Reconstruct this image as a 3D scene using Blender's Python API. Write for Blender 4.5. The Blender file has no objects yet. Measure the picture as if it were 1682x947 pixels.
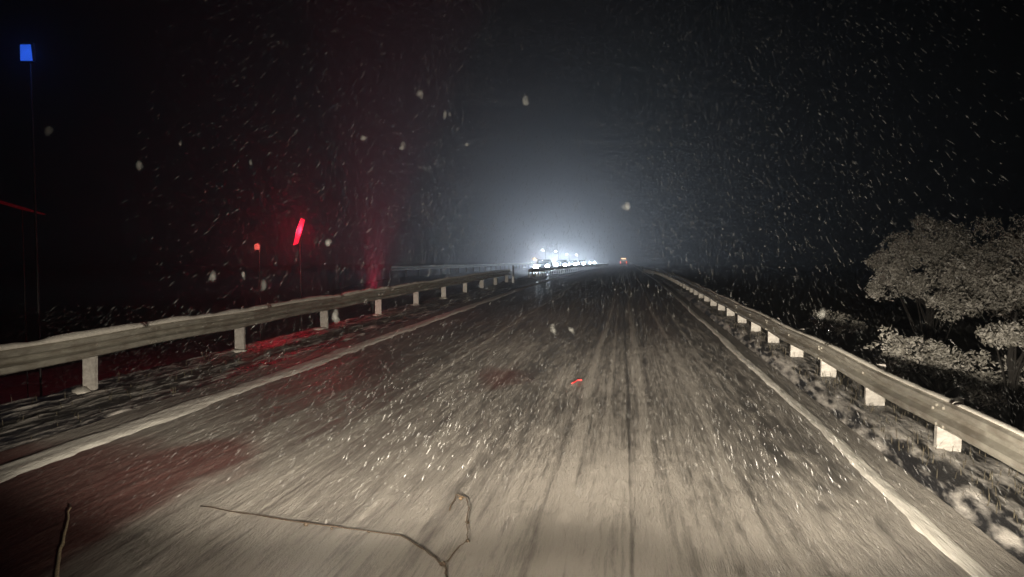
import bpy, math, random
import numpy as np
from mathutils import Vector, Matrix
random.seed(7)
RNG = np.random.default_rng(7)
R = math.radians
S = bpy.context.scene
COL = S.collection

# ------------------------------------------------------------------ camera
F_PX, CX, CY, VPX, VPY, CAM_H = 1223.0, 841.0, 473.5, 1027.0, 412.0, 1.95
cam_d = bpy.data.cameras.new('camera')
cam_d.sensor_width = 36.0
cam_d.lens = 36.0 * F_PX / 1682.0
cam_d.clip_start = 0.05
cam_d.clip_end = 3000.0
cam_d.dof.use_dof = True
cam_d.dof.focus_distance = 30.0
cam_d.dof.aperture_fstop = 8.0
cam = bpy.data.objects.new('camera', cam_d)
COL.objects.link(cam)
cam.location = (0, 0, CAM_H)
YAW = math.atan((VPX - CX) / F_PX)
PITCH = math.atan((CY - VPY) / F_PX)
cam.rotation_euler = (R(90) - PITCH, 0, YAW)
S.camera = cam

# ------------------------------------------------------------------ night sky
W = bpy.data.worlds.new('World')
S.world = W
W.use_nodes = True
wn, wl = W.node_tree.nodes, W.node_tree.links
wn.clear()
sky = wn.new('ShaderNodeTexSky')
sky.sky_type = 'NISHITA'
sky.sun_disc = False
sky.sun_elevation = R(-4.0)
sky.sun_rotation = R(200)
bgn = wn.new('ShaderNodeBackground')
bgn.inputs['Strength'].default_value = 0.0010
wo = wn.new('ShaderNodeOutputWorld')
wl.new(sky.outputs[0], bgn.inputs['Color'])
wl.new(bgn.outputs[0], wo.inputs['Surface'])

# faint overcast night light
sd = bpy.data.lights.new('night_sun', 'SUN')
sd.energy = 0.002
sd.angle = R(20)
sd.color = (0.85, 0.9, 1.0)
so = bpy.data.objects.new('night_sun', sd)
COL.objects.link(so)
so.rotation_euler = (R(40), 0, R(20))

# headlights of the vehicle the picture is taken from
def spot(name, loc, target, power, size, blend, color, radius=0.07, parent=None):
    d = bpy.data.lights.new(name, 'SPOT')
    d.energy = power
    d.spot_size = R(size)
    d.spot_blend = blend
    d.color = color
    d.shadow_soft_size = radius
    o = bpy.data.objects.new(name, d)
    COL.objects.link(o)
    o.location = loc
    o.rotation_euler = (Vector(target) - Vector(loc)).to_track_quat('-Z', 'Y').to_euler()
    if parent:
        o.parent = parent
    return o
WARM = (1.0, 0.885, 0.72)
for s in (-1, 1):
    b = spot('low_beam', (0.72 * s, 1.5, 1.15), (0.72 * s - 0.6 + 1.6 * s, 10.5, 0.0), 4000, 27, 1.0, WARM)
    b.scale = (3.6, 1.0, 1.0)                # wide flat beam with a cut-off
    b = spot('far_beam', (0.72 * s, 1.5, 1.15), (0.72 * s - 0.8 + 0.8 * s, 24.0, 0.1), 11500, 13, 1.0, WARM)
    b.scale = (3.2, 1.0, 1.0)
    spot('wide_beam', (0.80 * s, 1.5, 1.10), (0.8 * s + 0.2 + 1.2 * s, 12.0, 1.9), 760, 104, 1.0, WARM)

S.view_settings.view_transform = 'Standard'
S.view_settings.look = 'None'
S.view_settings.exposure = 0.0
S.view_settings.gamma = 1.0
S.view_settings.use_curve_mapping = False
S.cycles.use_denoising = True
S.cycles.max_bounces = 6
S.cycles.transparent_max_bounces = 16
S.cycles.volume_bounces = 0
S.cycles.sample_clamp_indirect = 4.0
S.cycles.volume_step_rate = 4.0

# ------------------------------------------------------------------ helpers
FWD = Vector((-math.sin(YAW) * math.cos(PITCH), math.cos(YAW) * math.cos(PITCH), -math.sin(PITCH)))
RIGHT = Vector((math.cos(YAW), math.sin(YAW), 0))
UP = RIGHT.cross(FWD)
def ray(px, py):
    return (FWD + RIGHT * ((px - CX) / F_PX) + UP * ((CY - py) / F_PX)).normalized()
def at_y(px, py, y):
    d = ray(px, py)
    return Vector((0, 0, CAM_H)) + d * (y / d.y)
def on_ground(px, py, z=0.0):
    d = ray(px, py)
    return Vector((0, 0, CAM_H)) + d * ((z - CAM_H) / d.z)

def sst(a, b, x):
    t = np.clip((np.asarray(x, float) - a) / (b - a), 0, 1)
    return t * t * (3 - 2 * t)
GR = 0.0125
def zg(y):
    y = np.asarray(y, float)
    a, b = 30.0, 60.0
    q = -GR * (np.clip(y, a, b) - a) ** 2 / (2 * (b - a))
    return q - GR * np.clip(y - b, 0, 1e9)
def zopp(y):
    return zg(y) - 1.7 * (1 - sst(25, 58, y))
def H(x, y):
    x = np.asarray(x, float); y = np.asarray(y, float)
    x, y = np.broadcast_arrays(x, y)
    z = zg(y).copy()
    # right: snowy verge then embankment
    z += 0.13 * sst(2.35, 2.75, x)
    z -= 2.9 * sst(3.0, 8.5, x)
    # left: median ditch, opposite carriageway, embankment
    zo = zopp(y)
    left = x < -7.75
    t1 = sst(-7.75, -8.6, x)
    near = 1 - sst(25, 58, y)
    dip = -0.35 * sst(-7.7, -8.0, x) * (1 - sst(-8.3, -8.7, x))
    z = np.where(left, z * (1 - t1) + zo * t1 + dip, z)
    z = z - 2.0 * sst(-18.6, -24, x)
    return z

class VN:                                   # tileable-free value noise
    def __init__(s, seed, n=256):
        s.t = np.random.default_rng(seed).random((n, n)); s.n = n
    def __call__(s, x, y):
        x, y = np.broadcast_arrays(np.asarray(x, float), np.asarray(y, float))
        xi = np.floor(x).astype(int); yi = np.floor(y).astype(int)
        fx = x - xi; fy = y - yi
        fx = fx * fx * (3 - 2 * fx); fy = fy * fy * (3 - 2 * fy)
        n = s.n
        a = s.t[xi % n, yi % n]; b = s.t[(xi + 1) % n, yi % n]
        c = s.t[xi % n, (yi + 1) % n]; d = s.t[(xi + 1) % n, (yi + 1) % n]
        return (a * (1 - fx) + b * fx) * (1 - fy) + (c * (1 - fx) + d * fx) * fy
    def fbm(s, x, y, o=3):
        v = 0; a = 0.5; tot = 0
        for k in range(o):
            v = v + a * s(x * 2 ** k + 17 * k, y * 2 ** k + 31 * k); tot += a; a *= 0.5
        return v / tot

class MB:
    def __init__(s):
        s.v = []; s.f = []
    def add(s, vs, fs):
        o = len(s.v)
        s.v += [tuple(p) for p in vs]
        s.f += [tuple(i + o for i in f) for f in fs]
    def box(s, x0, x1, y0, y1, z0, z1):
        vs = [(x, y, z) for z in (z0, z1) for y in (y0, y1) for x in (x0, x1)]
        s.add(vs, [(0, 2, 3, 1), (4, 5, 7, 6), (0, 1, 5, 4), (2, 6, 7, 3), (0, 4, 6, 2), (1, 3, 7, 5)])
        return s
    def prism(s, poly, axis, a, b):          # poly: list of 2D pts, extruded on axis
        n = len(poly)
        def P(p, t):
            return {'x': (t, p[0], p[1]), 'y': (p[0], t, p[1]), 'z': (p[0], p[1], t)}[axis]
        vs = [P(p, a) for p in poly] + [P(p, b) for p in poly]
        fs = [(i, (i + 1) % n, (i + 1) % n + n, i + n) for i in range(n)]
        fs += [tuple(range(n))[::-1], tuple(range(n, 2 * n))]
        s.add(vs, fs); return s
    def tube(s, pts, rad, seg=6):
        pts = [Vector(p) for p in pts]
        if not hasattr(rad, '__len__'):
            rad = [rad] * len(pts)
        o = len(s.v)
        for i, p in enumerate(pts):
            t = (pts[min(i + 1, len(pts) - 1)] - pts[max(i - 1, 0)]).normalized()
            u = t.cross(Vector((0.13, 0.21, 0.97)))
            if u.length < 1e-3: u = t.cross(Vector((1, 0, 0)))
            u.normalize(); w = t.cross(u)
            for k in range(seg):
                a = 2 * math.pi * k / seg
                s.v.append(tuple(p + (u * math.cos(a) + w * math.sin(a)) * rad[i]))
        for i in range(len(pts) - 1):
            for k in range(seg):
                a = o + i * seg + k; b = o + i * seg + (k + 1) % seg
                s.f.append((a, b, b + seg, a + seg))
        s.f.append(tuple(o + k for k in range(seg))[::-1])
        s.f.append(tuple(o + (len(pts) - 1) * seg + k for k in range(seg)))
        return s
    def cyl(s, c, axis, r, h, seg=14):
        c = Vector(c); d = Vector({'x': (1, 0, 0), 'y': (0, 1, 0), 'z': (0, 0, 1)}[axis])
        return s.tube([c - d * h / 2, c + d * h / 2], r, seg)
    def ball(s, c, r, seg=8, rings=5, jit=0.0):
        rx, ry, rz = r if hasattr(r, '__len__') else (r, r, r)
        o = len(s.v)
        for i in range(rings + 1):
            th = math.pi * i / rings
            for k in range(seg):
                a = 2 * math.pi * k / seg
                j = 1 + random.uniform(-jit, jit)
                s.v.append((c[0] + rx * j * math.sin(th) * math.cos(a), c[1] + ry * j * math.sin(th) * math.sin(a), c[2] + rz * j * math.cos(th)))
        for i in range(rings):
            for k in range(seg):
                a = o + i * seg + k; b = o + i * seg + (k + 1) % seg
                s.f.append((a, a + seg, b + seg, b))
        return s
    def mesh(s, name, mat, smooth=False):
        me = bpy.data.meshes.new(name)
        me.from_pydata(s.v, [], s.f)
        me.materials.append(mat)
        if smooth:
            me.polygons.foreach_set('use_smooth', [True] * len(me.polygons))
        me.update()
        return me
    def build(s, name, mat, parent=None, smooth=False, loc=None, rot=None):
        return link(name, s.mesh(name, mat, smooth), parent, loc, rot)
def link(name, me, parent=None, loc=None, rot=None):
    o = bpy.data.objects.new(name, me)
    COL.objects.link(o)
    if parent: o.parent = parent
    if loc is not None: o.location = loc
    if rot is not None: o.rotation_euler = rot
    return o
def empty(name, loc=(0, 0, 0), rz=0.0):
    o = bpy.data.objects.new(name, None)
    COL.objects.link(o); o.location = loc; o.rotation_euler = (0, 0, rz)
    o.empty_display_size = 0.2
    return o
def tag(o, label=None, cat=None, group=None, kind=None):
    if label: o['label'] = label
    if cat: o['category'] = cat
    if group: o['group'] = group
    if kind: o['kind'] = kind
    return o
def grid_mesh(name, X, Y, Z, mat, attrs=None, smooth=True):
    ny, nx = X.shape
    v = np.stack([X, Y, Z], -1).reshape(-1, 3)
    i = np.arange(ny * nx).reshape(ny, nx)
    f = np.stack([i[:-1, :-1], i[:-1, 1:], i[1:, 1:], i[1:, :-1]], -1).reshape(-1, 4)
    me = bpy.data.meshes.new(name)
    me.vertices.add(len(v)); me.vertices.foreach_set('co', v.ravel())
    me.loops.add(f.size); me.loops.foreach_set('vertex_index', f.ravel().astype(np.int32))
    me.polygons.add(len(f)); me.polygons.foreach_set('loop_start', np.arange(0, f.size, 4, dtype=np.int32))
    me.update(calc_edges=True)
    for k, a in (attrs or {}).items():
        at = me.attributes.new(k, 'FLOAT', 'POINT')
        at.data.foreach_set('value', np.ascontiguousarray(a, dtype=np.float32).ravel())
    if smooth:
        me.polygons.foreach_set('use_smooth', [True] * len(f))
    me.materials.append(mat)
    me.validate()
    return me

# ------------------------------------------------------------------ materials
def nodemat(name):
    m = bpy.data.materials.new(name); m.use_nodes = True
    nt = m.node_tree
    return m, nt, nt.nodes['Principled BSDF'], nt.nodes['Material Output']
def coords(nt, scale=(1, 1, 1)):
    tc = nt.nodes.new('ShaderNodeTexCoord'); mp = nt.nodes.new('ShaderNodeMapping')
    mp.inputs['Scale'].default_value = scale
    nt.links.new(tc.outputs['Object'], mp.inputs['Vector'])
    return mp.outputs[0]
def noise(nt, vec, scale, detail=4, rough=0.55):
    n = nt.nodes.new('ShaderNodeTexNoise')
    n.inputs['Scale'].default_value = scale; n.inputs['Detail'].default_value = detail
    n.inputs['Roughness'].default_value = rough
    nt.links.new(vec, n.inputs['Vector'])
    return n.outputs['Fac']
def ramp(nt, fac, stops):
    r = nt.nodes.new('ShaderNodeValToRGB')
    e = r.color_ramp.elements
    while len(e) < len(stops): e.new(0.5)
    for el, (p, c) in zip(e, stops):
        el.position = p; el.color = (*c, 1) if len(c) == 3 else c
    nt.links.new(fac, r.inputs[0])
    return r.outputs[0]
def math_n(nt, op, a, b=None, clamp=False):
    n = nt.nodes.new('ShaderNodeMath'); n.operation = op; n.use_clamp = clamp
    for i, q in enumerate((a, b)):
        if q is None: continue
        if isinstance(q, (int, float)): n.inputs[i].default_value = q
        else: nt.links.new(q, n.inputs[i])
    return n.outputs[0]
def mixc(nt, fac, a, b):
    n = nt.nodes.new('ShaderNodeMix'); n.data_type = 'RGBA'
    if isinstance(fac, (int, float)): n.inputs[0].default_value = fac
    else: nt.links.new(fac, n.inputs[0])
    for i, q in ((6, a), (7, b)):
        if isinstance(q, tuple): n.inputs[i].default_value = (*q, 1)
        else: nt.links.new(q, n.inputs[i])
    return n.outputs[2]
def bump(nt, bs, h, strength, dist):
    b = nt.nodes.new('ShaderNodeBump')
    b.inputs['Strength'].default_value = strength; b.inputs['Distance'].default_value = dist
    nt.links.new(h, b.inputs['Height']); nt.links.new(b.outputs[0], bs.inputs['Normal'])
def attr(nt, name):
    a = nt.nodes.new('ShaderNodeAttribute'); a.attribute_name = name
    return a.outputs['Fac']

SNOW = (0.60, 0.57, 0.51)
def mat_snowy(name, dark, snow, streak=(9, 0.5, 9), attrs=True, gain=1.0, rough=0.6, fine=(70, 5, 70), sharp=(0.30, 0.68), comb=0.0):
    m, nt, bs, _ = nodemat(name)
    n1 = noise(nt, coords(nt, streak), 1.0, 6, 0.62)
    n2 = noise(nt, coords(nt, fine), 1.0, 4, 0.6)
    n = math_n(nt, 'ADD', math_n(nt, 'MULTIPLY', n1, 0.65), math_n(nt, 'MULTIPLY', n2, 0.35))
    if comb:                                 # fine combed lines of dragged snow
        n3 = noise(nt, coords(nt, (46, 0.55, 46)), 1.0, 5, 0.7)
        n = math_n(nt, 'ADD', n, math_n(nt, 'MULTIPLY', math_n(nt, 'SUBTRACT', n3, 0.5), comb * 2.4))
    if attrs:
        n = math_n(nt, 'ADD', n, math_n(nt, 'SUBTRACT', attr(nt, 'snow'), 0.5))
    f = ramp(nt, n, [(sharp[0], (0, 0, 0)), (sharp[1], (1, 1, 1))])
    c = mixc(nt, f, dark, snow)
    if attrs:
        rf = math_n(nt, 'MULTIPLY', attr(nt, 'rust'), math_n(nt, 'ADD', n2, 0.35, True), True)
        c = mixc(nt, rf, c, (0.125, 0.032, 0.026))  # red windscreen reflection mixed into the surface colour
    nt.links.new(c, bs.inputs['Base Color'])
    rr = ramp(nt, f, [(0.0, (0.42,) * 3), (1.0, (0.85,) * 3)])
    nt.links.new(rr, bs.inputs['Roughness'])
    hh = math_n(nt, 'ADD', n1, math_n(nt, 'MULTIPLY', n2, 0.6))
    bump(nt, bs, hh, 0.8, 0.025)
    return m
def mat_plain(name, col, var=0.3, scale=12, rough=0.6, metal=0.0, bumpd=0.003, stretch=(1, 1, 1), dirt=None):
    m, nt, bs, _ = nodemat(name)
    n = noise(nt, coords(nt, stretch), scale, 5, 0.6)
    lo = tuple(c * (1 - var) for c in col); hi = tuple(min(1, c * (1 + var)) for c in col)
    c = ramp(nt, n, [(0.3, lo), (0.7, hi)])
    if dirt:
        n2 = noise(nt, coords(nt, stretch), scale * 0.35, 5, 0.65)
        c = mixc(nt, ramp(nt, n2, [(0.45, (0, 0, 0)), (0.62, (1, 1, 1))]), c, dirt)
    nt.links.new(c, bs.inputs['Base Color'])
    bs.inputs['Roughness'].default_value = rough
    bs.inputs['Metallic'].default_value = metal
    bump(nt, bs, n, 0.4, bumpd)
    return m
def mat_glow(name, col, strength, base=(0.05, 0.05, 0.05)):
    m, nt, bs, _ = nodemat(name)
    n = noise(nt, coords(nt), 6, 2)
    c = ramp(nt, n, [(0.3, tuple(0.8 * q for q in col)), (0.7, col)])
    nt.links.new(c, bs.inputs['Emission Color'])
    bs.inputs['Emission Strength'].default_value = strength
    bs.inputs['Base Color'].default_value = (*base, 1)
    return m
M = {}
M['road'] = mat_snowy('snowy_asphalt', (0.105, 0.097, 0.088), (0.35, 0.322, 0.285), streak=(24, 3.2, 24), fine=(95, 18, 95), sharp=(0.27, 0.72), comb=0.42)
M['verge'] = mat_snowy('patchy_verge', (0.022, 0.022, 0.024), (0.52, 0.49, 0.45), streak=(9, 2.6, 9), fine=(40, 14, 40), attrs=True, sharp=(0.30, 0.68))
M['opp'] = mat_snowy('opposite_road', (0.05, 0.05, 0.052), (0.6, 0.6, 0.6), attrs=False)
M['ground'] = mat_snowy('dark_grass_ground', (0.012, 0.013, 0.011), (0.10, 0.10, 0.095), streak=(0.8, 0.5, 0.8), fine=(6, 4, 6), attrs=False)
M['line'] = mat_snowy('snow_crusted_paint', (0.62, 0.59, 0.53), (0.84, 0.81, 0.74), streak=(12, 2.0, 12), attrs=False)
M['steel'] = mat_plain('dirty_galvanised_steel', (0.30, 0.285, 0.245), 0.2, 7, 0.5, 0.2, 0.003, (2, 0.8, 2), dirt=(0.19, 0.17, 0.14))
M['post'] = mat_plain('frosted_steel_post', (0.40, 0.38, 0.35), 0.25, 18, 0.7, 0.0, 0.003, dirt=(0.27, 0.25, 0.225))
M['cap'] = mat_plain('settled_snow', SNOW, 0.12, 20, 0.9, 0, 0.006)
M['bark'] = mat_plain('bark', (0.014, 0.012, 0.010), 0.5, 20, 0.9, 0, 0.01, (4, 4, 1))
M['twig'] = mat_plain('wet_brown_twig', (0.075, 0.05, 0.03), 0.4, 40, 0.6, 0, 0.002)
M['straw'] = mat_plain('dry_straw', (0.72, 0.60, 0.38), 0.4, 14, 0.6, 0, 0.002, (8, 1, 8))
M['dark'] = mat_plain('dark_painted_metal', (0.02, 0.02, 0.022), 0.3, 8, 0.5)
M['black'] = mat_plain('black_plastic', (0.012, 0.012, 0.013), 0.3, 8, 0.6)
M['white'] = mat_plain('white_reflective_band', (0.55, 0.55, 0.53), 0.15, 20, 0.5)
M['tyre'] = mat_plain('tyre_rubber', (0.015, 0.015, 0.015), 0.3, 20, 0.8)
M['glass'] = mat_plain('dark_vehicle_glass', (0.01, 0.012, 0.014), 0.2, 3, 0.12)
M['paint_grey'] = mat_plain('dirty_grey_paint', (0.12, 0.12, 0.125), 0.2, 3, 0.4, 0, 0.001)
M['paint_dark'] = mat_plain('dirty_dark_paint', (0.04, 0.045, 0.06), 0.2, 3, 0.4, 0, 0.001)
M['paint_red'] = mat_plain('dirty_red_paint', (0.20, 0.035, 0.02), 0.2, 3, 0.45, 0, 0.001)
M['red_board'] = mat_plain('dull_red_sheet', (0.10, 0.004, 0.012), 0.35, 3, 0.6, 0, 0.003)
M['red_bit'] = mat_plain('red_plastic', (0.75, 0.05, 0.05), 0.1, 20, 0.4)
M['head'] = mat_glow('white_headlight', (0.86, 0.94, 1.0), 60)
M['head_far'] = mat_glow('far_headlight', (0.85, 0.94, 1.0), 220)
M['lamp_w'] = mat_glow('white_street_lamp', (0.9, 0.95, 1.0), 14)
M['lamp_o'] = mat_glow('orange_lamp', (1.0, 0.42, 0.12), 7)
M['tail'] = mat_glow('red_tail_light', (1.0, 0.10, 0.03), 4)
M['tail_w'] = mat_glow('pale_amber_light', (1.0, 0.62, 0.32), 4)
M['red_lamp'] = mat_glow('red_warning_lamp', (1.0, 0.01, 0.04), 1.2)
M['red_dim'] = mat_glow('dim_red_lamp', (1.0, 0.16, 0.12), 0.4)
M['blue'] = mat_glow('blue_lit_panel', (0.025, 0.13, 0.95), 0.75)
def mat_foliage(name, leaf, snow):
    m, nt, bs, _ = nodemat(name)
    n = noise(nt, coords(nt), 3.5, 4)
    n2 = noise(nt, coords(nt), 14, 3)
    g = nt.nodes.new('ShaderNodeNewGeometry')
    sx = nt.nodes.new('ShaderNodeSeparateXYZ'); nt.links.new(g.outputs['Normal'], sx.inputs[0])
    up = math_n(nt, 'ABSOLUTE', sx.outputs['Z'])
    f = math_n(nt, 'ADD', math_n(nt, 'MULTIPLY', up, 0.45), math_n(nt, 'ADD', math_n(nt, 'MULTIPLY', n, 0.55), math_n(nt, 'MULTIPLY', n2, 0.3)))
    c = mixc(nt, ramp(nt, f, [(0.5, (0, 0, 0)), (0.85, (1, 1, 1))]), leaf, snow)
    nt.links.new(c, bs.inputs['Base Color']); bs.inputs['Roughness'].default_value = 0.85
    return m
M['leaf'] = mat_foliage('snow_dusted_foliage', (0.15, 0.142, 0.12), (0.76, 0.73, 0.67))
M['leaf_dark'] = mat_foliage('dark_foliage', (0.02, 0.024, 0.016), (0.08, 0.08, 0.07))
m, nt, bs, out = nodemat('lacy_snowflake')
bs.inputs['Base Color'].default_value = (0.8, 0.8, 0.78, 1); bs.inputs['Roughness'].default_value = 0.9
n = noise(nt, coords(nt), 300, 2)
nt.links.new(ramp(nt, n, [(0.3, (0.010,) * 3), (0.7, (0.075,) * 3)]), bs.inputs['Alpha'])
M['flake'] = m

# ------------------------------------------------------------------ terrain
def steps(a, b, k, mn):
    r = [a]
    while r[-1] < b: r.append(r[-1] + max(mn, k * abs(r[-1])))
    return np.array(r)
gx = np.unique(np.concatenate([-np.geomspace(24, 300, 14), np.arange(-24, -7, 0.4), np.arange(-7, 2.3, 1.2), np.arange(2.3, 10, 0.3), np.geomspace(10, 300, 16)]))
gy = np.concatenate([np.arange(-20, 4, 3.0), steps(4, 900, 0.05, 0.6)])
GX, GY = np.meshgrid(gx, gy)
nz = VN(3)
GZ = H(GX, GY) - 0.10
off = ((GX > 3.3) | (GX < -18.6))
GZ += off * (nz.fbm(GX * 0.5, GY * 0.5, 3) - 0.5) * 0.5 * sst(0, 3, np.where(GX > 0, GX - 3.3, -18.6 - GX))
tag(link('ground', grid_mesh('ground', GX, GY, GZ, M['ground'])), 'dark snow-flecked ground falling away beyond the guardrails', kind='structure')

# ------------------------------------------------------------------ road (snow ridges, tyre grooves)
n_a, n_b, n_c, n_d = VN(11), VN(12), VN(13), VN(14)
LINE_R, LINE_L = 2.13, -5.36
rx = np.arange(-5.95, 2.461, 0.02)
ry = np.concatenate([np.arange(-8, 3.4, 1.0), steps(3.5, 70, 0.0095, 0.03)])
RX, RY = np.meshgrid(rx, ry)
def wander(y, k, amp=0.10):
    return amp * (n_d(y * 0.11 + k * 9.3, k) - 0.5) * 2
def road_fields(X, Y):
    snow = np.full(X.shape, 0.53)
    h = np.zeros(X.shape)
    # long streaks of dragged snow
    st = n_a.fbm(X * 9.0 + 0.3 * np.sin(Y * 0.5), Y * 0.75, 4) - 0.5
    st2 = n_b.fbm(X * 24.0, Y * 2.4, 3) - 0.5
    blot = n_c.fbm(X * 1.3, Y * 0.35, 3) - 0.5
    snow += 0.34 * st + 0.36 * st2 + 0.30 * blot
    h += 0.016 * st + 0.010 * st2 + 0.012 * blot
    h += 0.007 * (n_c.fbm(X * 9, Y * 5, 2) - 0.5)
    # tyre grooves and the crusts beside them
    for k, (x0, w, dep) in enumerate([(0.02, 0.014, -0.45), (0.35, 0.05, -0.14), (-1.35, 0.10, -0.08), (1.22, 0.05, -0.12), (-0.62, 0.025, -0.10), (1.0, 0.03, -0.2), (-2.6, 0.05, -0.15), (-3.3, 0.05, -0.15), (-4.1, 0.22, -0.12)]):
        g = np.exp(-((X - x0 - wander(Y, k, 0.06)) / w) ** 2)
        snow += dep * g; h += 0.016 * dep * g
    for k, (x0, w, up) in enumerate([(0.21, 0.045, 0.55), (0.93, 0.05, 0.5), (-0.45, 0.05, 0.45), (1.40, 0.03, 0.3), (-0.25, 0.03, 0.25), (-1.9, 0.04, 0.2), (-2.9, 0.05, 0.3)]):
        g = np.exp(-((X - x0 - wander(Y, k + 20, 0.07)) / w) ** 2) * (0.5 + n_b(X * 8, Y * 1.2 + 7 * k))
        snow += up * g; h += 0.022 * up * g
    # rougher darker strip by the right line, bare strip far left
    rr = np.exp(-((X - 1.62) / 0.42) ** 2)
    rough = n_c.fbm(X * 12, Y * 2.2, 3) - 0.5
    snow += rr * (-0.12 + 0.8 * rough); h += rr * 0.028 * rough
    lf = sst(-2.6, -4.4, X)
    snow -= 0.16 * lf * sst(6, 11, Y) - 0.02
    # the crown of both lanes is swept bare further on, well packed close by
    snow += 0.16 * (1 - sst(5, 10, Y)) - 0.07 * sst(10, 20, Y) - 0.08 * sst(24, 45, Y)
    snow -= 0.07 * np.exp(-((X + 0.9) / 1.2) ** 2) * sst(9, 14, Y)
    # red-brown windscreen reflections painted into the road colour
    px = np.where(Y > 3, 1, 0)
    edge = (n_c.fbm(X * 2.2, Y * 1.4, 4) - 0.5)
    reflect_tint = sst(0.62, 0.30, np.abs((X + 3.95) / 1.15) + np.maximum(0, (Y - 6.4) / 2.4) + edge * 0.5) * px
    reflect_tint = np.maximum(reflect_tint, 0.95 * sst(0.0, 0.5, -(X + 3.35) - 0.28 * (Y - 4.3) + edge) * sst(7.2, 6.0, Y + edge) * px)
    reflect_tint = np.maximum(reflect_tint, 0.8 * sst(0.6, 0.15, np.hypot((X + 1.85) / 0.9, (Y - 11.3) / 2.2) + edge * 0.8))
    reflect_tint = np.maximum(reflect_tint, 0.22 * sst(0.6, 0.1, np.abs(X - 0.85) / 0.7 + edge * 0.8) * sst(13, 20, Y))
    return np.clip(snow, 0, 1.2), h, np.clip(reflect_tint, 0, 1)
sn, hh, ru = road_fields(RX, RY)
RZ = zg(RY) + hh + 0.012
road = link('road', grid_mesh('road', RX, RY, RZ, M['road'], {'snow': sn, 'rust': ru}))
tag(road, 'snow-streaked asphalt carriageway with tyre grooves between the guardrails', kind='structure')
rx2 = np.arange(-5.95, 2.461, 0.14); ry2 = steps(ry[-1], 620, 0.035, 1.0)
X2, Y2 = np.meshgrid(rx2, ry2)
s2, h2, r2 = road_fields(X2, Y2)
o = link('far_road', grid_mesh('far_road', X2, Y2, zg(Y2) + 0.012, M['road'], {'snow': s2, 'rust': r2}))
tag(o, 'far stretch of dark snowy carriageway', kind='structure')

# painted edge lines under a crust of snow
def edge_line(x0, w, y0, y1, amp, thick=0.02):
    ys = np.concatenate([np.arange(y0, 3.5, 1.0), steps(3.5, y1, 0.012, 0.05)])
    u = np.linspace(-1, 1, 15)
    U, Y = np.meshgrid(u, ys)
    wid = w * (0.8 + 0.45 * n_b.fbm(Y * 0.9 + x0, U * 0.0 + 3, 3))
    jag = 1 + 0.35 * (n_c.fbm(Y * 3.1 + np.sign(U) * 40, U * 0 + x0, 3) - 0.5) * 2
    X = x0 + U * wid / 2 * jag + amp * (n_d(Y * 0.35, Y * 0 + x0) - 0.5)
    Z = zg(Y) + 0.006 + thick * (1 - U ** 4) * (0.7 + 0.8 * n_a.fbm(X * 14, Y * 3.5, 3)) * 1.1
    return grid_mesh('edge_line', X, Y, Z, M['line'])
for x0, w in ((LINE_R, 0.15), (LINE_L, 0.40)):
    o = link('edge_line', edge_line(x0, w, -8, 200, 0.05, 0.026), road)

# verges
def verge(name, x0, x1, dx, y1, lump, dens, label, seed):
    a = VN(seed); b = VN(seed + 1)
    xs = np.arange(x0, x1 + 1e-6, dx)
    ys = np.concatenate([np.arange(-8, 3.4, 1.0), steps(3.5, y1, 0.011, 0.035)])
    X, Y = np.meshgrid(xs, ys)
    l1 = a.fbm(X * 6.0, Y * 1.1, 4); l2 = b.fbm(X * 24, Y * 3.6, 3)
    Z = H(X, Y) + 0.010 + lump * (l1 - 0.45) + lump * 0.6 * (l2 - 0.5)
    e = np.minimum(sst(0, 0.12, X - x0), sst(0, 0.12, x1 - X))
    Z = H(X, Y) + (Z - H(X, Y)) * e - 0.03 * (1 - e)
    snow = dens + 0.6 * (l1 - 0.5) + 1.1 * (l2 - 0.5)
    o = link(name, grid_mesh(name, X, Y, Z, M['verge'], {'snow': snow, 'rust': X * 0}))
    return tag(o, label, kind='structure')
verge('right_verge', 2.44, 3.6, 0.022, 75, 0.04, 0.45, 'verge of broken snow and dark turf under the right guardrail', 31)
verge('left_verge', -8.1, -5.93, 0.03, 75, 0.08, 0.36, 'dark snow-streaked median verge under the left guardrail', 41)

# dead grass blades poking through the verge
def blades(n, x0, x1, y1, seed):
    r = np.random.default_rng(seed); mb = MB()
    for _ in range(n):
        y = 4.5 * (y1 / 4.5) ** r.random(); x = r.uniform(x0, x1)
        z = float(H(x, y)); h = r.uniform(0.03, 0.13); a = r.uniform(0, 6.28); l = r.uniform(0.1, 0.7) * h
        dx, dy = math.cos(a), math.sin(a); w = 0.004
        mb.add([(x - dy * w, y + dx * w, z - 0.02), (x + dy * w, y - dx * w, z - 0.02), (x + dx * l * 0.4 + dy * w * 0.7, y + dy * l * 0.4 - dx * w * 0.7, z + h * 0.6), (x + dx * l, y + dy * l, z + h), (x + dx * l * 0.4 - dy * w * 0.7, y + dy * l * 0.4 + dx * w * 0.7, z + h * 0.6)], [(0, 1, 2, 4), (4, 2, 3)])
    return mb
tag(blades(1700, 2.55, 3.7, 30, 61).build('verge_grass', mat_plain('dead_grass', (0.06, 0.05, 0.03), 0.5, 30, 0.8)), 'dead grass blades poking through the snowy right verge', 'grass', kind='stuff')
tag(blades(500, -8.0, -6.0, 30, 62).build('verge_grass', mat_plain('dark_dead_grass', (0.09, 0.075, 0.045), 0.5, 30, 0.8)), 'dead grass blades on the dark median verge', 'grass', kind='stuff')

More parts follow.
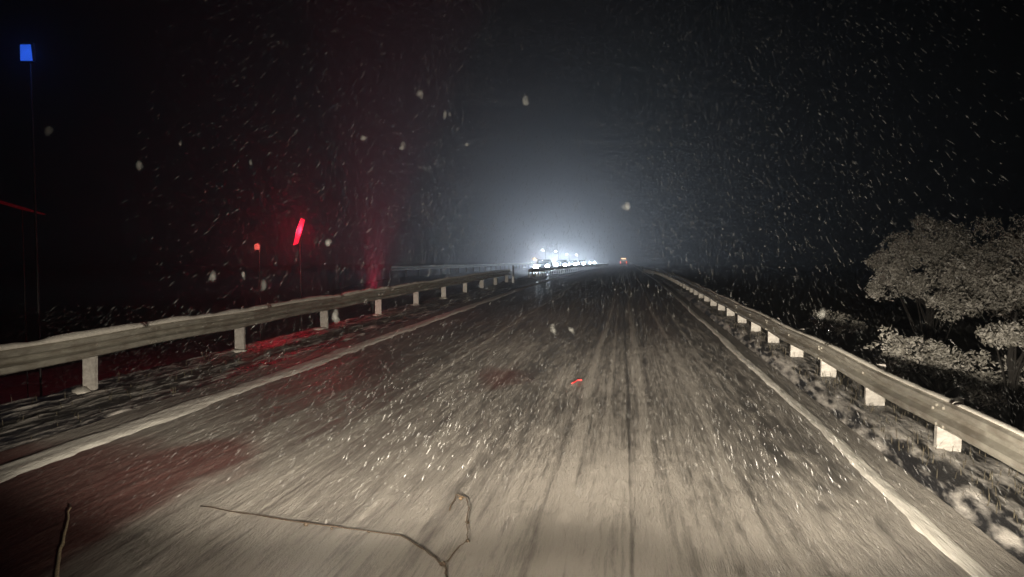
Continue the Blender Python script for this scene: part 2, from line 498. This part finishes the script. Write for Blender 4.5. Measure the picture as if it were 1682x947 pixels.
# opposite carriageway
ox = np.arange(-17.6, -8.55, 0.3); oy = np.concatenate([np.arange(-8, 20, 3.0), steps(20, 620, 0.02, 0.4)])
OX, OY = np.meshgrid(ox, oy)
tag(link('opposite_road', grid_mesh('opposite_road', OX, OY, zopp(OY) + 0.03 + 0.09 * (n_a.fbm(OX * 3, OY * 0.8) - 0.5), M['opp'])),
    'snowy opposite carriageway beyond the median', kind='structure')

# ------------------------------------------------------------------ guardrails
WPROF = [(-0.155, 0.0), (-0.148, 0.055), (-0.128, 0.095), (-0.092, 0.105), (-0.060, 0.095), (-0.030, 0.020), (0.0, 0.0), (0.030, 0.020), (0.060, 0.095), (0.092, 0.105), (0.128, 0.095), (0.148, 0.055), (0.155, 0.0)]
def beam_mesh(pts, face, vs=1.0):                    # pts: centre points along the rail, face: +1 the waves look to +x
    mb = MB(); n = len(WPROF); t = 0.006
    ring = [(face * d, z) for z, d in WPROF] + [(face * (d - t) - face * 0.001, z) for z, d in WPROF[::-1]]
    k = len(ring)
    for p in pts:
        for (dx, dz) in ring:
            mb.v.append((p[0] + dx, p[1], p[2] + dz * vs))
    for i in range(len(pts) - 1):
        for j in range(k):
            a = i * k + j; b = i * k + (j + 1) % k
            mb.f.append((a, b, b + k, a + k))
    mb.f.append(tuple(range(k))); mb.f.append(tuple((len(pts) - 1) * k + j for j in range(k))[::-1])
    return mb
def cap_mesh(pts, face, w, hgt, vs=1.0):
    mb = MB(); k = 6
    for p in pts:
        s_ = 0.45 + 1.0 * float(n_a.fbm(p[1] * 1.7 + p[0] * 5, p[0], 3))
        for j in range(k):
            a = math.pi * j / (k - 1)
            mb.v.append((p[0] + face * 0.028 + math.cos(a) * w * (0.7 + 0.4 * s_), p[1], p[2] + 0.155 * vs - 0.002 + math.sin(a) * hgt * s_))
    for i in range(len(pts) - 1):
        for j in range(k - 1):
            a = i * k + j
            mb.f.append((a, a + 1, a + 1 + k, a + k))
        mb.f.append((i * k + k - 1, i * k, (i + 1) * k, (i + 1) * k + k - 1))
    mb.f.append(tuple(range(k))); mb.f.append(tuple((len(pts) - 1) * k + j for j in range(k)))
    return mb
def post_meshes(face, hgt, width):
    mb = MB()                                # C-shaped folded post
    w = width / 2; d = 0.06; t = 0.006
    poly = [(-w, 0), (w, 0), (w, d), (w - 0.02, d), (w - 0.02, d - t), (w - t, d - t), (w - t, t), (-w + t, t), (-w + t, d - t), (-w + 0.02, d - t), (-w + 0.02, d), (-w, d)]
    mb.prism(poly, 'z', -0.5, hgt)
    me = mb.mesh('post', M['post'])
    sp = MB().box(min(0, face * 0.10), max(0, face * 0.10), -0.05, 0.05, -0.10, 0.10).mesh('spacer', M['steel'])
    bo = MB().cyl((0, 0, 0), 'x', 0.016, 0.02, 8).mesh('bolt', M['steel'])
    dr = MB().ball((0, 0, 0), (0.20, 0.22, 0.07), 9, 6, 0.18).mesh('snow_heap', M['cap'], True)
    return me, sp, bo, dr
BOLT = MB().cyl((0, 0, 0), 'x', 0.015, 0.02, 8).mesh('bolt', M['steel'])
def guardrail(label, xf, y0, y1, sec, sp_post, face, topz, phase, group=None, capw=0.05, caph=0.05, pw=0.14, small=False, heaps=True, vs=1.0):
    root = empty('guardrail', (xf(y0), y0, float(H(xf(y0), y0))))
    tag(root, label, 'guardrail', group)
    o0 = Vector(root.location)
    # beams
    y = y0; zc = topz - 0.155 * vs
    while y < y1 - 0.1:
        ye = min(y + sec, y1)
        n = 3 if small else 9
        pts = [Vector((xf(yy), yy, float(zg(yy)) + zc + 0.012 * math.sin(yy * 1.3))) - o0 for yy in np.linspace(y, ye + 0.06, n)]
        b = beam_mesh(pts, face, vs).build('beam', M['steel'], root)
        if not small and y < 30:
            for dy in (0.08, 0.22):
                for dz in (-0.092, 0.103):
                    link('bolt', BOLT, b, Vector((xf(y) + face * 0.108, y + dy, float(zg(y)) + zc + dz * vs)) - o0)
        capn = 5 if small else 40
        cp = [Vector((xf(yy), yy, float(zg(yy)) + zc + 0.012 * math.sin(yy * 1.3))) - o0 for yy in np.linspace(y + 0.01, ye - 0.01, capn)]
        cap_mesh(cp, face, capw, caph, vs).build('snow_cap', M['cap'], b, True)
        y = ye
    me, spm, bom, drm = post_meshes(face, 1.0, pw)
    yy = y0 + phase
    while yy < y1:
        x = xf(yy) - face * 0.115
        base = float(H(x, yy))
        top = float(zg(yy)) + topz - 0.03
        p = link('post', me, root, Vector((x, yy, base)) - o0, (0, R(random.uniform(-1.5, 1.5)), R(random.uniform(-4, 4))))
        p.scale = (1, 1, top - base)
        s_ = link('spacer', spm, root, Vector((x, yy + 0.03, float(zg(yy)) + zc)) - o0)
        if not small and yy < 32:
            link('bolt', bom, root, Vector((xf(yy) + face * 0.02, yy + 0.03, float(zg(yy)) + zc + 0.012 * math.sin(yy * 1.3))) - o0)
            if heaps and random.random() < 0.75:
                q = link('snow_heap', drm, root, Vector((x + random.uniform(-0.12, 0.05), yy - 0.12, base - 0.005)) - o0, (0, 0, random.uniform(0, 6)))
                q.scale = (random.uniform(0.6, 1.2), random.uniform(0.7, 1.2), random.uniform(0.5, 1.1))
        yy += sp_post
    return root
def bend(y):                                  # gentle left-hand drift far ahead
    return 0.0
guardrail('weathered steel guardrail with closely spaced pale posts beside the bushes', lambda y: 2.80 + (0.0 if y < 60 else -0.0008 * (y - 60) ** 2), 2.7, 92, 4.0, 2.02, -1, 0.655, 0.46, capw=0.035, caph=0.022, heaps=False, vs=0.84, pw=0.21)
guardrail('steel guardrail with thick snow on top and widely spaced posts along the median', lambda y: -7.35, 2.4, 47, 4.0, 4.15, 1, 0.79, 2.85, capw=0.075, caph=0.07, pw=0.19)
guardrail('dark guardrail standing against the headlights, beyond the gap after the delineator post', lambda y: -7.3 + 0.0006 * (y - 56) ** 2 * (y < 120) + (0.0006 * 64 ** 2 + 0.05 * (y - 120)) * (y >= 120), 57, 150, 4.0, 2.0, 1, 0.76, 0.5, small=True, capw=0.03, caph=0.02, pw=0.12)
guardrail('distant guardrail along the outer edge of the opposite carriageway', lambda y: -18.1, 56, 190, 6.0, 4.0, 1, 0.85, 0.5, small=True, capw=0.08, caph=0.08)

# ------------------------------------------------------------------ delineator post
p = at_y(843, 455, 46.0); x = p.x
t = empty('delineator_post', (x, 46.0, float(H(x, 46)))); tag(t, 'slim black delineator post with white lower band at the guardrail gap', 'road post')
MB().prism([(-0.06, -0.03), (0.06, -0.03), (0.04, 0.05), (-0.04, 0.05)], 'z', 0.42, 1.08).build('upper_shaft', M['black'], t)
MB().prism([(-0.06, -0.03), (0.06, -0.03), (0.04, 0.05), (-0.04, 0.05)], 'z', -0.3, 0.42).build('white_band', M['white'], t)
MB().prism([(-0.065, -0.035), (0.065, -0.035), (0.045, 0.055), (-0.045, 0.055)], 'z', 1.08, 1.11).build('cap', M['dark'], t)

# ------------------------------------------------------------------ vehicles
def wheel(parent, x, y, r, w):
    o = MB().cyl((0, 0, 0), 'x', r, w, 16).build('wheel', M['tyre'], parent, False, (x, y, r))
    MB().cyl((0, 0, 0), 'x', r * 0.55, w + 0.02, 12).build('rim', M['paint_grey'], o)
def headlight(parent, x, y, z, w, h, mat, power, aim, size=52):
    poly = [(-w, -h * 0.7), (-w * 0.5, -h), (w * 0.7, -h), (w, -h * 0.5), (w, h * 0.5), (w * 0.6, h), (-w * 0.8, h), (-w, h * 0.4)]
    o = MB().prism(poly, 'y', -0.02, 0.02).build('headlight', mat, parent, False, (x, y, z))
    d = bpy.data.lights.new('headlight_beam', 'SPOT'); d.energy = power; d.spot_size = R(size); d.spot_blend = 1.0
    d.color = (0.74, 0.87, 1.0); d.shadow_soft_size = 0.12
    l = bpy.data.objects.new('headlight_beam', d); COL.objects.link(l); l.parent = o
    l.location = (0, -0.12, 0)
    l.rotation_euler = Vector(aim).to_track_quat('-Z', 'Y').to_euler()
    return o
def car(y, x, label, power, group=None, aim=(0.02, -1, -0.012)):
    t = empty('oncoming_car', (x, y, float(zopp(y)) + 0.04)); tag(t, label, 'car', group)
    body = [(0, 0.25), (-0.02, 0.62), (0.1, 0.78), (1.1, 0.92), (4.2, 0.95), (4.35, 0.6), (4.3, 0.25)]
    MB().prism(body, 'x', -0.88, 0.88).build('body', M['paint_dark'], t)
    mb = MB()
    mb.add([(-0.80, 1.05, 0.915), (0.80, 1.05, 0.915), (0.80, 4.1, 0.95), (-0.80, 4.1, 0.95), (-0.60, 1.85, 1.42), (0.60, 1.85, 1.42), (0.62, 3.3, 1.42), (-0.62, 3.3, 1.42)],
           [(0, 1, 5, 4), (1, 2, 6, 5), (2, 3, 7, 6), (3, 0, 4, 7), (4, 5, 6, 7)])
    mb.build('cabin', M['glass'], t)
    MB().box(-0.45, 0.45, -0.04, -0.015, 0.38, 0.58).build('grille', M['black'], t)
    for s in (-1, 1):
        wheel(t, s * 0.80, 0.8, 0.31, 0.2); wheel(t, s * 0.80, 3.4, 0.31, 0.2)
        headlight(t, s * 0.66, -0.03, 0.66, 0.22, 0.20, M['head_far'], power, aim)
    return t
car(84, -9.34, 'leading oncoming car with dazzling white headlights, first of the queue', 1350)
car(110, -9.45, 'second oncoming car with dazzling white headlights, close behind the leading one', 1350)
car(135, -9.6, 'third oncoming car, its white headlights half hidden by the dark guardrail', 1150)
car(158, -9.3, 'fourth oncoming car, small headlights just above the dark rail', 1150)
car(150, -13.4, 'oncoming car in the lane next to the distant outer guardrail', 3000, aim=(-0.10, -1, -0.02))
car(215, -9.4, 'last oncoming car of the queue with tiny bluish headlights', 1900)

# vehicle ahead in our lane
yv = 165.0; pv = at_y(1024, 436, yv)
t = empty('red_van', (pv.x, yv, float(zg(yv)) + 0.03)); tag(t, 'small red van driving ahead with glowing amber and red rear lights', 'van')
MB().prism([(-0.75, 0.35), (-0.75, 1.75), (-0.62, 1.95), (0.62, 1.95), (0.75, 1.75), (0.75, 0.35)], 'y', 0, 3.8).build('body', M['paint_red'], t)
MB().box(-0.6, 0.6, -0.02, -0.003, 1.15, 1.6).build('rear_window', M['glass'], t)
MB().box(-0.72, 0.72, -0.10, -0.01, 0.32, 0.52).build('bumper', M['black'], t)
for s in (-1, 1):
    wheel(t, s * 0.66, 0.8, 0.32, 0.2); wheel(t, s * 0.66, 3.0, 0.32, 0.2)
    MB().box(s * 0.66 - 0.09, s * 0.66 + 0.09, -0.05, -0.003, 0.75, 1.12).build('tail_light', M['tail'], t)
MB().box(-0.5, 0.5, -0.06, -0.003, 1.66, 1.86).build('roof_light', M['tail_w'], t)

# ------------------------------------------------------------------ distant street lamps
def street_lamp(px, py, y, mat, label, pw, col, group=None):
    p = at_y(px, py, y); g = float(H(p.x, y))
    t = empty('street_lamp', (p.x, y, g)); tag(t, label, 'street lamp', group)
    hgt = p.z - g
    MB().tube([(0.9, 0, -0.5), (0.9, 0, hgt * 0.5), (0.9, 0, hgt - 0.15), (0.75, 0, hgt + 0.12), (0.2, 0, hgt + 0.15)], [0.14, 0.11, 0.08, 0.06, 0.05], 8).build('mast', M['dark'], t)
    h = MB().prism([(-0.5, 0.06), (-0.45, 0.22), (0.3, 0.24), (0.4, 0.06)], 'y', -0.2, 0.2).build('lamp_head', M['dark'], t, False, (0, 0, hgt))
    MB().ball((0, 0, 0), (0.42, 0.3, 0.28), 10, 6).build('lamp_glass', mat, h)
    d = bpy.data.lights.new('street_light', 'POINT'); d.energy = pw; d.color = col; d.shadow_soft_size = 0.4
    l = bpy.data.objects.new('street_light', d); COL.objects.link(l); l.parent = h; l.location = (0, -0.2, -0.4)
WC = (0.85, 0.93, 1.0)
street_lamp(891, 410, 230, M['lamp_w'], 'tall white street lamp above the leading oncoming car', 1500, WC)
street_lamp(913, 412, 250, M['lamp_w'], 'white street lamp beside the dark bare tree in the distance', 1500, WC)
street_lamp(931, 417, 275, M['lamp_w'], 'white street lamp above the pinkish far car lights', 1500, WC)
street_lamp(947, 418, 300, M['lamp_w'], 'farthest white street lamp of the row', 1500, WC)
street_lamp(878, 425, 180, M['lamp_o'], 'low orange lamp beside the leading oncoming car', 500, (1, 0.45, 0.15))

# ------------------------------------------------------------------ windscreen reflections, added as lights behind the left guardrail
def pole(parent, h, r=0.05):
    return MB().tube([(0, 0.06, -0.6), (0, 0.06, h * 0.5), (0, 0.06, h)], [r, r * 0.9, r * 0.8], 8).build('pole', M['black'], parent)
y = 14.0; p = at_y(46, 87, y); g = float(H(p.x, y))  # reflected blue screen, added outside as a glowing panel
t = empty('lit_sign', (p.x, y, g)); tag(t, 'small glowing blue rectangular sign on a tall dark pole', 'sign')
hp = p.z - g; pole(t, hp + 0.2, 0.025)
MB().box(-0.15, 0.15, -0.04, 0.02, -0.19, 0.19).build('sign_frame', M['black'], t, False, (0, 0, hp))
MB().prism([(-0.13, -0.16), (0.14, -0.17), (0.105, 0.16), (-0.125, 0.165)], 'y', -0.06, -0.043).build('lit_panel', M['blue'], t, False, (0, 0, hp))

def added_red_light(px, py, y, label, beams):  # added upward light, reddens the haze like a windscreen reflection
    p = at_y(px, py, y); g = float(H(p.x, y)); h = p.z - g
    t = empty('red_beacon', (p.x, y, g)); tag(t, label, 'beacon')
    MB().tube([(0, 0, -0.5), (0, 0, h - 0.2)], 0.04, 8).build('post', M['black'], t)
    b = MB().cyl((0, 0, 0), 'z', 0.14, 0.12, 14).build('housing', M['black'], t, False, (0, 0, h - 0.2))
    MB().tube([(0, 0, 0.06), (0, 0, 0.16), (0, 0, 0.21)], [0.12, 0.11, 0.04], 12).build('lens', M['red_lamp'], b)
    for k, (aim, size, pw) in enumerate(beams):
        d = bpy.data.lights.new('beacon_light', 'SPOT'); d.energy = pw; d.spot_size = R(size); d.spot_blend = 0.3
        d.color = (1.0, 0.03, 0.10); d.shadow_soft_size = 0.12
        l = bpy.data.objects.new('beacon_light', d); COL.objects.link(l); l.parent = b; l.location = (0, 0, 0.36)
        l.rotation_euler = Vector(aim).to_track_quat('-Z', 'Y').to_euler()
added_red_light(612, 486, 24.0, 'red beacon shining upwards into the snow behind the median guardrail', [((0.0, 0.25, 1), 40, 24000), ((-0.1, 0.3, 1), 100, 3500)])
def red_reflection(px, py, y, poly, mat, label):  # added glowing shape in place of a red windscreen reflection
    p = at_y(px, py, y); g = float(H(p.x, y))
    t = empty('warning_lamp', (p.x, y, g)); tag(t, label, 'lamp')
    MB().tube([(0, 0.1, -0.5), (0, 0.1, p.z - g)], 0.012, 6).build('pole', M['black'], t)
    MB().prism([(a, b) for a, b in poly], 'y', -0.05, 0.02).build('lens', mat, t, False, (0, 0, p.z - g))
def halo(x, y, z, pw, col):  # added point light, gives the made-up lamps a halo
    d = bpy.data.lights.new('lamp_glow', 'POINT'); d.energy = pw; d.color = col; d.shadow_soft_size = 0.1
    o = bpy.data.objects.new('lamp_glow', d); COL.objects.link(o); o.location = (x, y, z)
for px, py, y, pw, col in ((490, 378, 19.8, 85, (1, 0.02, 0.05)), (423, 405, 20.8, 16, (1, 0.1, 0.08)), (46, 87, 13.6, 6, (0.05, 0.2, 1.0))):
    q = at_y(px, py, y); halo(q.x, q.y, q.z, pw, col)
red_reflection(490, 378, 20, [(-0.14, -0.42), (-0.02, -0.38), (0.12, 0.0), (0.20, 0.30), (0.10, 0.34), (0.0, 0.1)], M['red_lamp'], 'slanted glowing red warning lamp on a thin post')
red_reflection(423, 405, 21, [(-0.07, -0.08), (0.06, -0.09), (0.08, 0.05), (0.0, 0.1), (-0.08, 0.06)], M['red_dim'], 'tiny pinkish red lamp beside the slanted warning lamp')
red_reflection(30, 338, 15, [(-0.5, 0.14), (-0.5, 0.08), (0.1, -0.08), (0.65, -0.2), (0.66, -0.18), (0.1, -0.02)], mat_glow('faint_red_strip', (1.0, 0.01, 0.03), 0.03), 'long faint red light strip below the blue sign')

# ------------------------------------------------------------------ trees and bushes
def foliage(blobs, n, size, seed):
    r = np.random.default_rng(seed)
    small = []
    for b in blobs:                          # ragged outline: small clumps on the surface of the big ones
        for k in range(9):
            d = r.normal(size=3); d /= np.linalg.norm(d); f = r.uniform(0.75, 1.12); q = r.uniform(0.18, 0.42)
            small.append((b[0] + d[0] * b[3] * f, b[1] + d[1] * b[4] * f, b[2] + d[2] * b[5] * f, b[3] * q, b[4] * q, b[5] * q * r.uniform(0.6, 1.3)))
    blobs = [(b[0], b[1], b[2], b[3] * 0.86, b[4] * 0.86, b[5] * 0.86) for b in blobs] + small
    w = np.array([b[3] * b[4] * b[5] for b in blobs]) ** 0.67; w /= w.sum()
    V, Fc = [], []
    for _ in range(n):
        b = blobs[r.choice(len(blobs), p=w)]
        d = r.normal(size=3); d /= np.linalg.norm(d)
        rad = (0.45 + 0.55 * r.random() ** 0.5) * (1 + 0.22 * math.sin(7 * d[0] + 3 * seed) * math.cos(6 * d[2] + 2 * d[1]))
        c = np.array(b[:3]) + d * np.array(b[3:6]) * rad
        g_ = math.sin(5.1 * c[0] + 1.7 * c[2] + seed) * math.sin(6.3 * c[2] - 2.1 * c[1]) + 0.6 * math.sin(11 * c[0] - 7 * c[2] + 2 * seed)
        if g_ < -0.25 + 0.5 * (r.random() - 0.5): continue     # gaps between the clumps
        for k in range(3):                   # a small spray of leaves
            a = r.normal(size=3); a /= np.linalg.norm(a)
            u = np.cross(a, r.normal(size=3)); u /= np.linalg.norm(u)
            cc = c + r.normal(size=3) * size * 0.8
            s1 = size * r.uniform(0.5, 1.3); s2 = s1 * r.uniform(0.3, 0.5)
            o = len(V)
            V += [tuple(cc - a * s1), tuple(cc + u * s2), tuple(cc + a * s1), tuple(cc - u * s2)]
            Fc.append((o, o + 1, o + 2, o + 3))
    mb = MB(); mb.v = V; mb.f = Fc
    return mb
def tree(name, label, cat, cx, y, cz, blobs, n, size, seed, mat='leaf', group=None):
    g = float(H(cx, y)) - 0.1
    t = empty(name, (cx, y, g)); tag(t, label, cat, group)
    bl = [(b[0], b[1], b[2] + cz - g, b[3], b[4], b[5]) for b in blobs]
    mb = MB(); rr = random.Random(seed)
    h = cz - g
    mb.tube([(0, 0, -0.3), (0.05, 0.02, h * 0.4), (-0.04, 0.05, h * 0.8), (0, 0, h + 0.3)], [0.06, 0.05, 0.04, 0.015], 7)
    for b in bl:
        for k in range(4):
            e = Vector((b[0] + rr.uniform(-.7, .7) * b[3], b[1] + rr.uniform(-.7, .7) * b[4], b[2] + rr.uniform(-.6, .8) * b[5]))
            s0 = Vector((0, 0, h * rr.uniform(0.3, 0.8)))
            mid = s0.lerp(e, 0.5) + Vector((0, 0, 0.1))
            mb.tube([s0, mid, e], [0.022, 0.015, 0.006], 5)
    mb.build('trunk', M['bark'], t)
    foliage(bl, n, size, seed).build('crown', M[mat], t)
    return t
p = at_y(1530, 440, 17)
tree('snowy_tree', 'rounded snow-dusted tree with drooping left side behind the right guardrail', 'tree', p.x, 17, p.z,
     [(0, 0, 0.1, 1.1, 1.1, 0.75), (-0.75, 0, -0.25, 0.55, 0.8, 0.42), (-0.45, 0.2, 0.45, 0.6, 0.7, 0.4), (0.7, 0.3, -0.1, 0.9, 1, 0.75), (0.3, 0, 0.65, 0.6, 0.6, 0.35), (-0.9, -0.1, 0.15, 0.4, 0.5, 0.25)], 13000, 0.036, 5)
p = at_y(1690, 452, 15)
tree('snowy_tree', 'taller snow-dusted tree behind the rounded one, its top rising out of the light', 'tree', p.x, 15, p.z,
     [(0, 0, 0.1, 1.2, 1.1, 0.9), (-0.8, 0.2, -0.3, 0.7, 0.8, 0.5), (0.3, 0, 0.75, 0.9, 0.8, 0.45), (1.0, 0, 0.2, 0.9, 0.9, 0.9)], 13000, 0.036, 6)
p = at_y(1545, 592, 12)
tree('snowy_bush', 'low pale snow-dusted bush under the rounded tree just behind the right guardrail', 'bush', p.x, 12, p.z,
     [(-0.35, 0, 0.1, 0.6, 0.6, 0.33), (0.3, 0, -0.12, 0.75, 0.6, 0.3), (0.95, 0, -0.4, 0.8, 0.6, 0.35), (-0.75, 0, 0.2, 0.3, 0.4, 0.22)], 3600, 0.035, 8)
p = at_y(1668, 548, 11)
tree('snowy_bush', 'small bright snowy sprig bush to the right of the low pale bush', 'bush', p.x, 11, p.z,
     [(0, 0, 0, 0.45, 0.4, 0.14), (0.5, 0, 0.05, 0.5, 0.4, 0.2)], 1100, 0.035, 9)
p = at_y(1355, 520, 24)
tree('snowy_bush', 'little dim snowy bush farther along the right guardrail', 'bush', p.x, 24, p.z,
     [(0, 0, 0, 0.5, 0.5, 0.22), (0.5, 0, -0.2, 0.8, 0.6, 0.25)], 900, 0.05, 10)
p = at_y(905, 408, 330)
tree('bare_dark_tree', 'small dark tree standing among the distant street lamps', 'tree', p.x, 330, p.z,
     [(0, 0, 0, 2.6, 2.5, 2.2), (1.5, 0, -1, 1.5, 1.5, 1.5)], 700, 0.3, 12, 'leaf_dark')

p = at_y(1800, 470, 13.5)
tree('snowy_tree', 'broad snow-dusted tree at the end of the pale mass, low branches over the bushes', 'tree', p.x, 13.5, p.z,
     [(0, 0, 0.1, 1.2, 1.0, 1.0), (-0.7, 0, -0.2, 0.8, 0.8, 0.6), (0.2, 0, 0.9, 0.9, 0.8, 0.5)], 5000, 0.042, 14)
# ------------------------------------------------------------------ marks on the windscreen, modelled as twigs on the road
def road_pt(px, py, lift=0.0):
    q = on_ground(px, py, 0.03); q.z += lift; return q
def twig_mark(name, label, pts, rad, mat, knots=(), cat='twig', group=None):
    P = [road_pt(a, b, l) for a, b, l in pts]
    o0 = Vector((P[0].x, P[0].y, 0.02))
    Q_ = []; 
    for i in range(len(P) - 1):
        for k in range(4):
            q = P[i].lerp(P[i + 1], k / 4)
            Q_.append(q - o0 + Vector((random.uniform(-1, 1), random.uniform(-1, 1), random.uniform(-.4, .4))) * 0.006)
    Q_.append(P[-1] - o0)
    n = len(Q_)
    rr = [rad[0] + (rad[1] - rad[0]) * i / (n - 1) for i in range(n)]
    t = empty(name, o0); tag(t, label, cat, group)
    MB().tube(Q_, [r * random.uniform(0.85, 1.2) for r in rr], 7).build('stem', mat, t, True)
    for (a, b, r) in knots:
        MB().ball(road_pt(a, b) - o0, (r * 1.3, r, r * 0.9), 7, 5, 0.25).build('bud', mat, t, True)
twig_mark('twig', 'long thin dark twig lying across the snowy road', [(330, 830, 0), (400, 845, .01), (500, 863, .02), (560, 868, .01), (620, 874, 0), (660, 882, .01), (700, 907, .015), (730, 930, 0), (734, 955, 0)], (0.003, 0.006), M['twig'], [(503, 861, 0.016), (545, 868, 0.009), (605, 873, 0.009), (728, 926, 0.018)])
twig_mark('twig', 'short hooked brown twig beside the long twig', [(735, 922, 0), (752, 905, .02), (769, 890, .02), (766, 866, .03), (770, 842, .03), (766, 822, .02), (750, 816, .02), (738, 838, 0)], (0.004, 0.004), mat_plain('tan_twig', (0.10, 0.066, 0.036), 0.4, 30, 0.6, 0, 0.002), [(768, 888, 0.011), (767, 858, 0.012), (757, 818, 0.014)])
twig_mark('straw_stalk', 'pale straw-coloured dry stalk on the brown slush', [(116, 832, .02), (111, 860, .03), (104, 890, .02), (97, 920, .01), (90, 962, 0)], (0.005, 0.013), M['straw'], cat='stalk')
q = road_pt(948, 628)
t = empty('red_scrap', q); tag(t, 'tiny bright red bent plastic scrap on the road', 'scrap')
MB().tube([(-0.06, -0.16, 0.015), (-0.02, -0.02, 0.02), (0.0, 0.09, 0.02)], 0.010, 6).build('strip', M['red_bit'], t)
MB().tube([(0.0, 0.09, 0.02), (0.06, 0.11, 0.02)], 0.012, 6).build('bent_end', M['red_bit'], t)

# ------------------------------------------------------------------ falling snow
def snowfall(n, seed):
    r = np.random.default_rng(seed)
    nn = int(n * 0.45)
    nc = int(n * 0.2)
    y = np.concatenate([2.8 + 3.2 * r.random(nn), 3.2 + 16.0 * r.random(n - nn) ** 0.8])
    x = (-0.95 + 1.6 * r.random(n)) * (y + 0.6)
    z = r.random(n) * (0.50 * y + 2.1)
    x[-nc:] = (-0.28 + 0.62 * r.random(nc)) * y[-nc:]          # thicker flurry ahead of the bonnet
    z[-nc:] = 1.9 + r.random(nc) * 0.38 * y[-nc:]
    P = np.stack([x, y, z], 1)
    keep = ~((z > CAM_H - 0.08 * y) & (np.abs(x / y + 0.10) > 0.16 + 0.50 * r.random(n) ** 1.4))   # the flurry thins out sideways
    P, x, y = P[keep], x[keep], y[keep]; n = len(P)
    P[:, 2] += H(P[:, 0], P[:, 1]).clip(-3, 1)
    A = np.stack([-0.50 * x / y + 0.08 * r.normal(size=n), 0.6 + 0 * y, 0.50 + 0.08 * r.normal(size=n)], 1)   # air parting round the vehicle
    A /= np.linalg.norm(A, axis=1)[:, None]
    U = np.cross(A, r.normal(size=(n, 3))); U /= np.linalg.norm(U, axis=1)[:, None]
    Wv = np.cross(A, U)
    L = (0.006 + 0.020 * r.random(n) ** 1.2)[:, None]
    w = (0.0015 * np.exp(0.45 * r.normal(size=n))).clip(0.0005, 0.004)[:, None]
    k = 0.27 + 0.85 * sst(1.0, 2.2, P[:, 2])[:, None]           # coarser flakes higher up
    w = w * k
    V = np.stack([P - A * L, P + U * w, P + (-0.5 * U + 0.87 * Wv) * w, P + (-0.5 * U - 0.87 * Wv) * w, P + A * L], 1).reshape(-1, 3)
    tri = np.array([(0, 2, 1), (0, 3, 2), (0, 1, 3), (4, 1, 2), (4, 2, 3), (4, 3, 1)])
    Fa = (np.arange(n)[:, None, None] * 5 + tri[None]).reshape(-1, 3)
    me = bpy.data.meshes.new('falling_snow')
    me.vertices.add(len(V)); me.vertices.foreach_set('co', V.ravel())
    me.loops.add(Fa.size); me.loops.foreach_set('vertex_index', Fa.ravel().astype(np.int32))
    me.polygons.add(len(Fa)); me.polygons.foreach_set('loop_start', np.arange(0, Fa.size, 3, dtype=np.int32))
    me.update(calc_edges=True)
    me.materials.append(M['flake'])
    return me
tag(link('falling_snow', snowfall(120000, 21)), 'wind-driven snowflakes caught in the headlights', 'snow', kind='stuff')

# droplets on the windscreen, modelled as loose snow clumps in the air
mb = MB(); rr = random.Random(77)
for px, py, r_ in [(597, 226, 11), (413, 267, 7), (295, 236, 6), (660, 240, 9), (352, 455, 14), (430, 470, 13), (402, 450, 8), (541, 402, 12), (910, 540, 13), (938, 543, 8), (78, 214, 13), (226, 270, 15), (768, 238, 6), (690, 152, 12), (735, 190, 12), (860, 168, 12), (1030, 340, 13), (550, 522, 15), (1350, 515, 12)]:
    q = at_y(px, py, rr.uniform(3.0, 4.2)); sc_ = r_ * 0.62 * q.y / F_PX
    for k in range(3):
        mb.ball((q.x + rr.uniform(-.6, .6) * sc_, q.y, q.z + rr.uniform(-.6, .6) * sc_), (sc_ * rr.uniform(.5, 1), sc_ * .7, sc_ * rr.uniform(.6, 1.2)), 7, 5, 0.3)
m, nt, bs, out = nodemat('loose_snow_clump')
bs.inputs['Base Color'].default_value = (0.7, 0.7, 0.66, 1); bs.inputs['Roughness'].default_value = 0.9
lw = nt.nodes.new('ShaderNodeLayerWeight'); lw.inputs['Blend'].default_value = 0.5
nt.links.new(ramp(nt, lw.outputs['Facing'], [(0.1, (0.030,) * 3), (0.75, (0.0,) * 3)]), bs.inputs['Alpha'])
tag(mb.build('drifting_snow_clumps', m, None, True), 'big loose snow clumps drifting close by', 'snow', kind='stuff')

# ------------------------------------------------------------------ haze
hz = MB().box(-320, 320, -30, 950, -20, 22).build('haze', M['cap'])
hz.data.materials.clear()
m = bpy.data.materials.new('snowy_haze'); m.use_nodes = True
nt = m.node_tree; nt.nodes.clear()
vo = nt.nodes.new('ShaderNodeVolumePrincipled'); oo = nt.nodes.new('ShaderNodeOutputMaterial')
vo.inputs['Color'].default_value = (0.9, 0.93, 1.0, 1)
vo.inputs['Density'].default_value = 0.0040
vo.inputs['Anisotropy'].default_value = 0.80
nt.links.new(vo.outputs[0], oo.inputs['Volume'])
hz.data.materials.append(m)
tag(hz, 'thin snowy night haze', 'haze', kind='stuff')
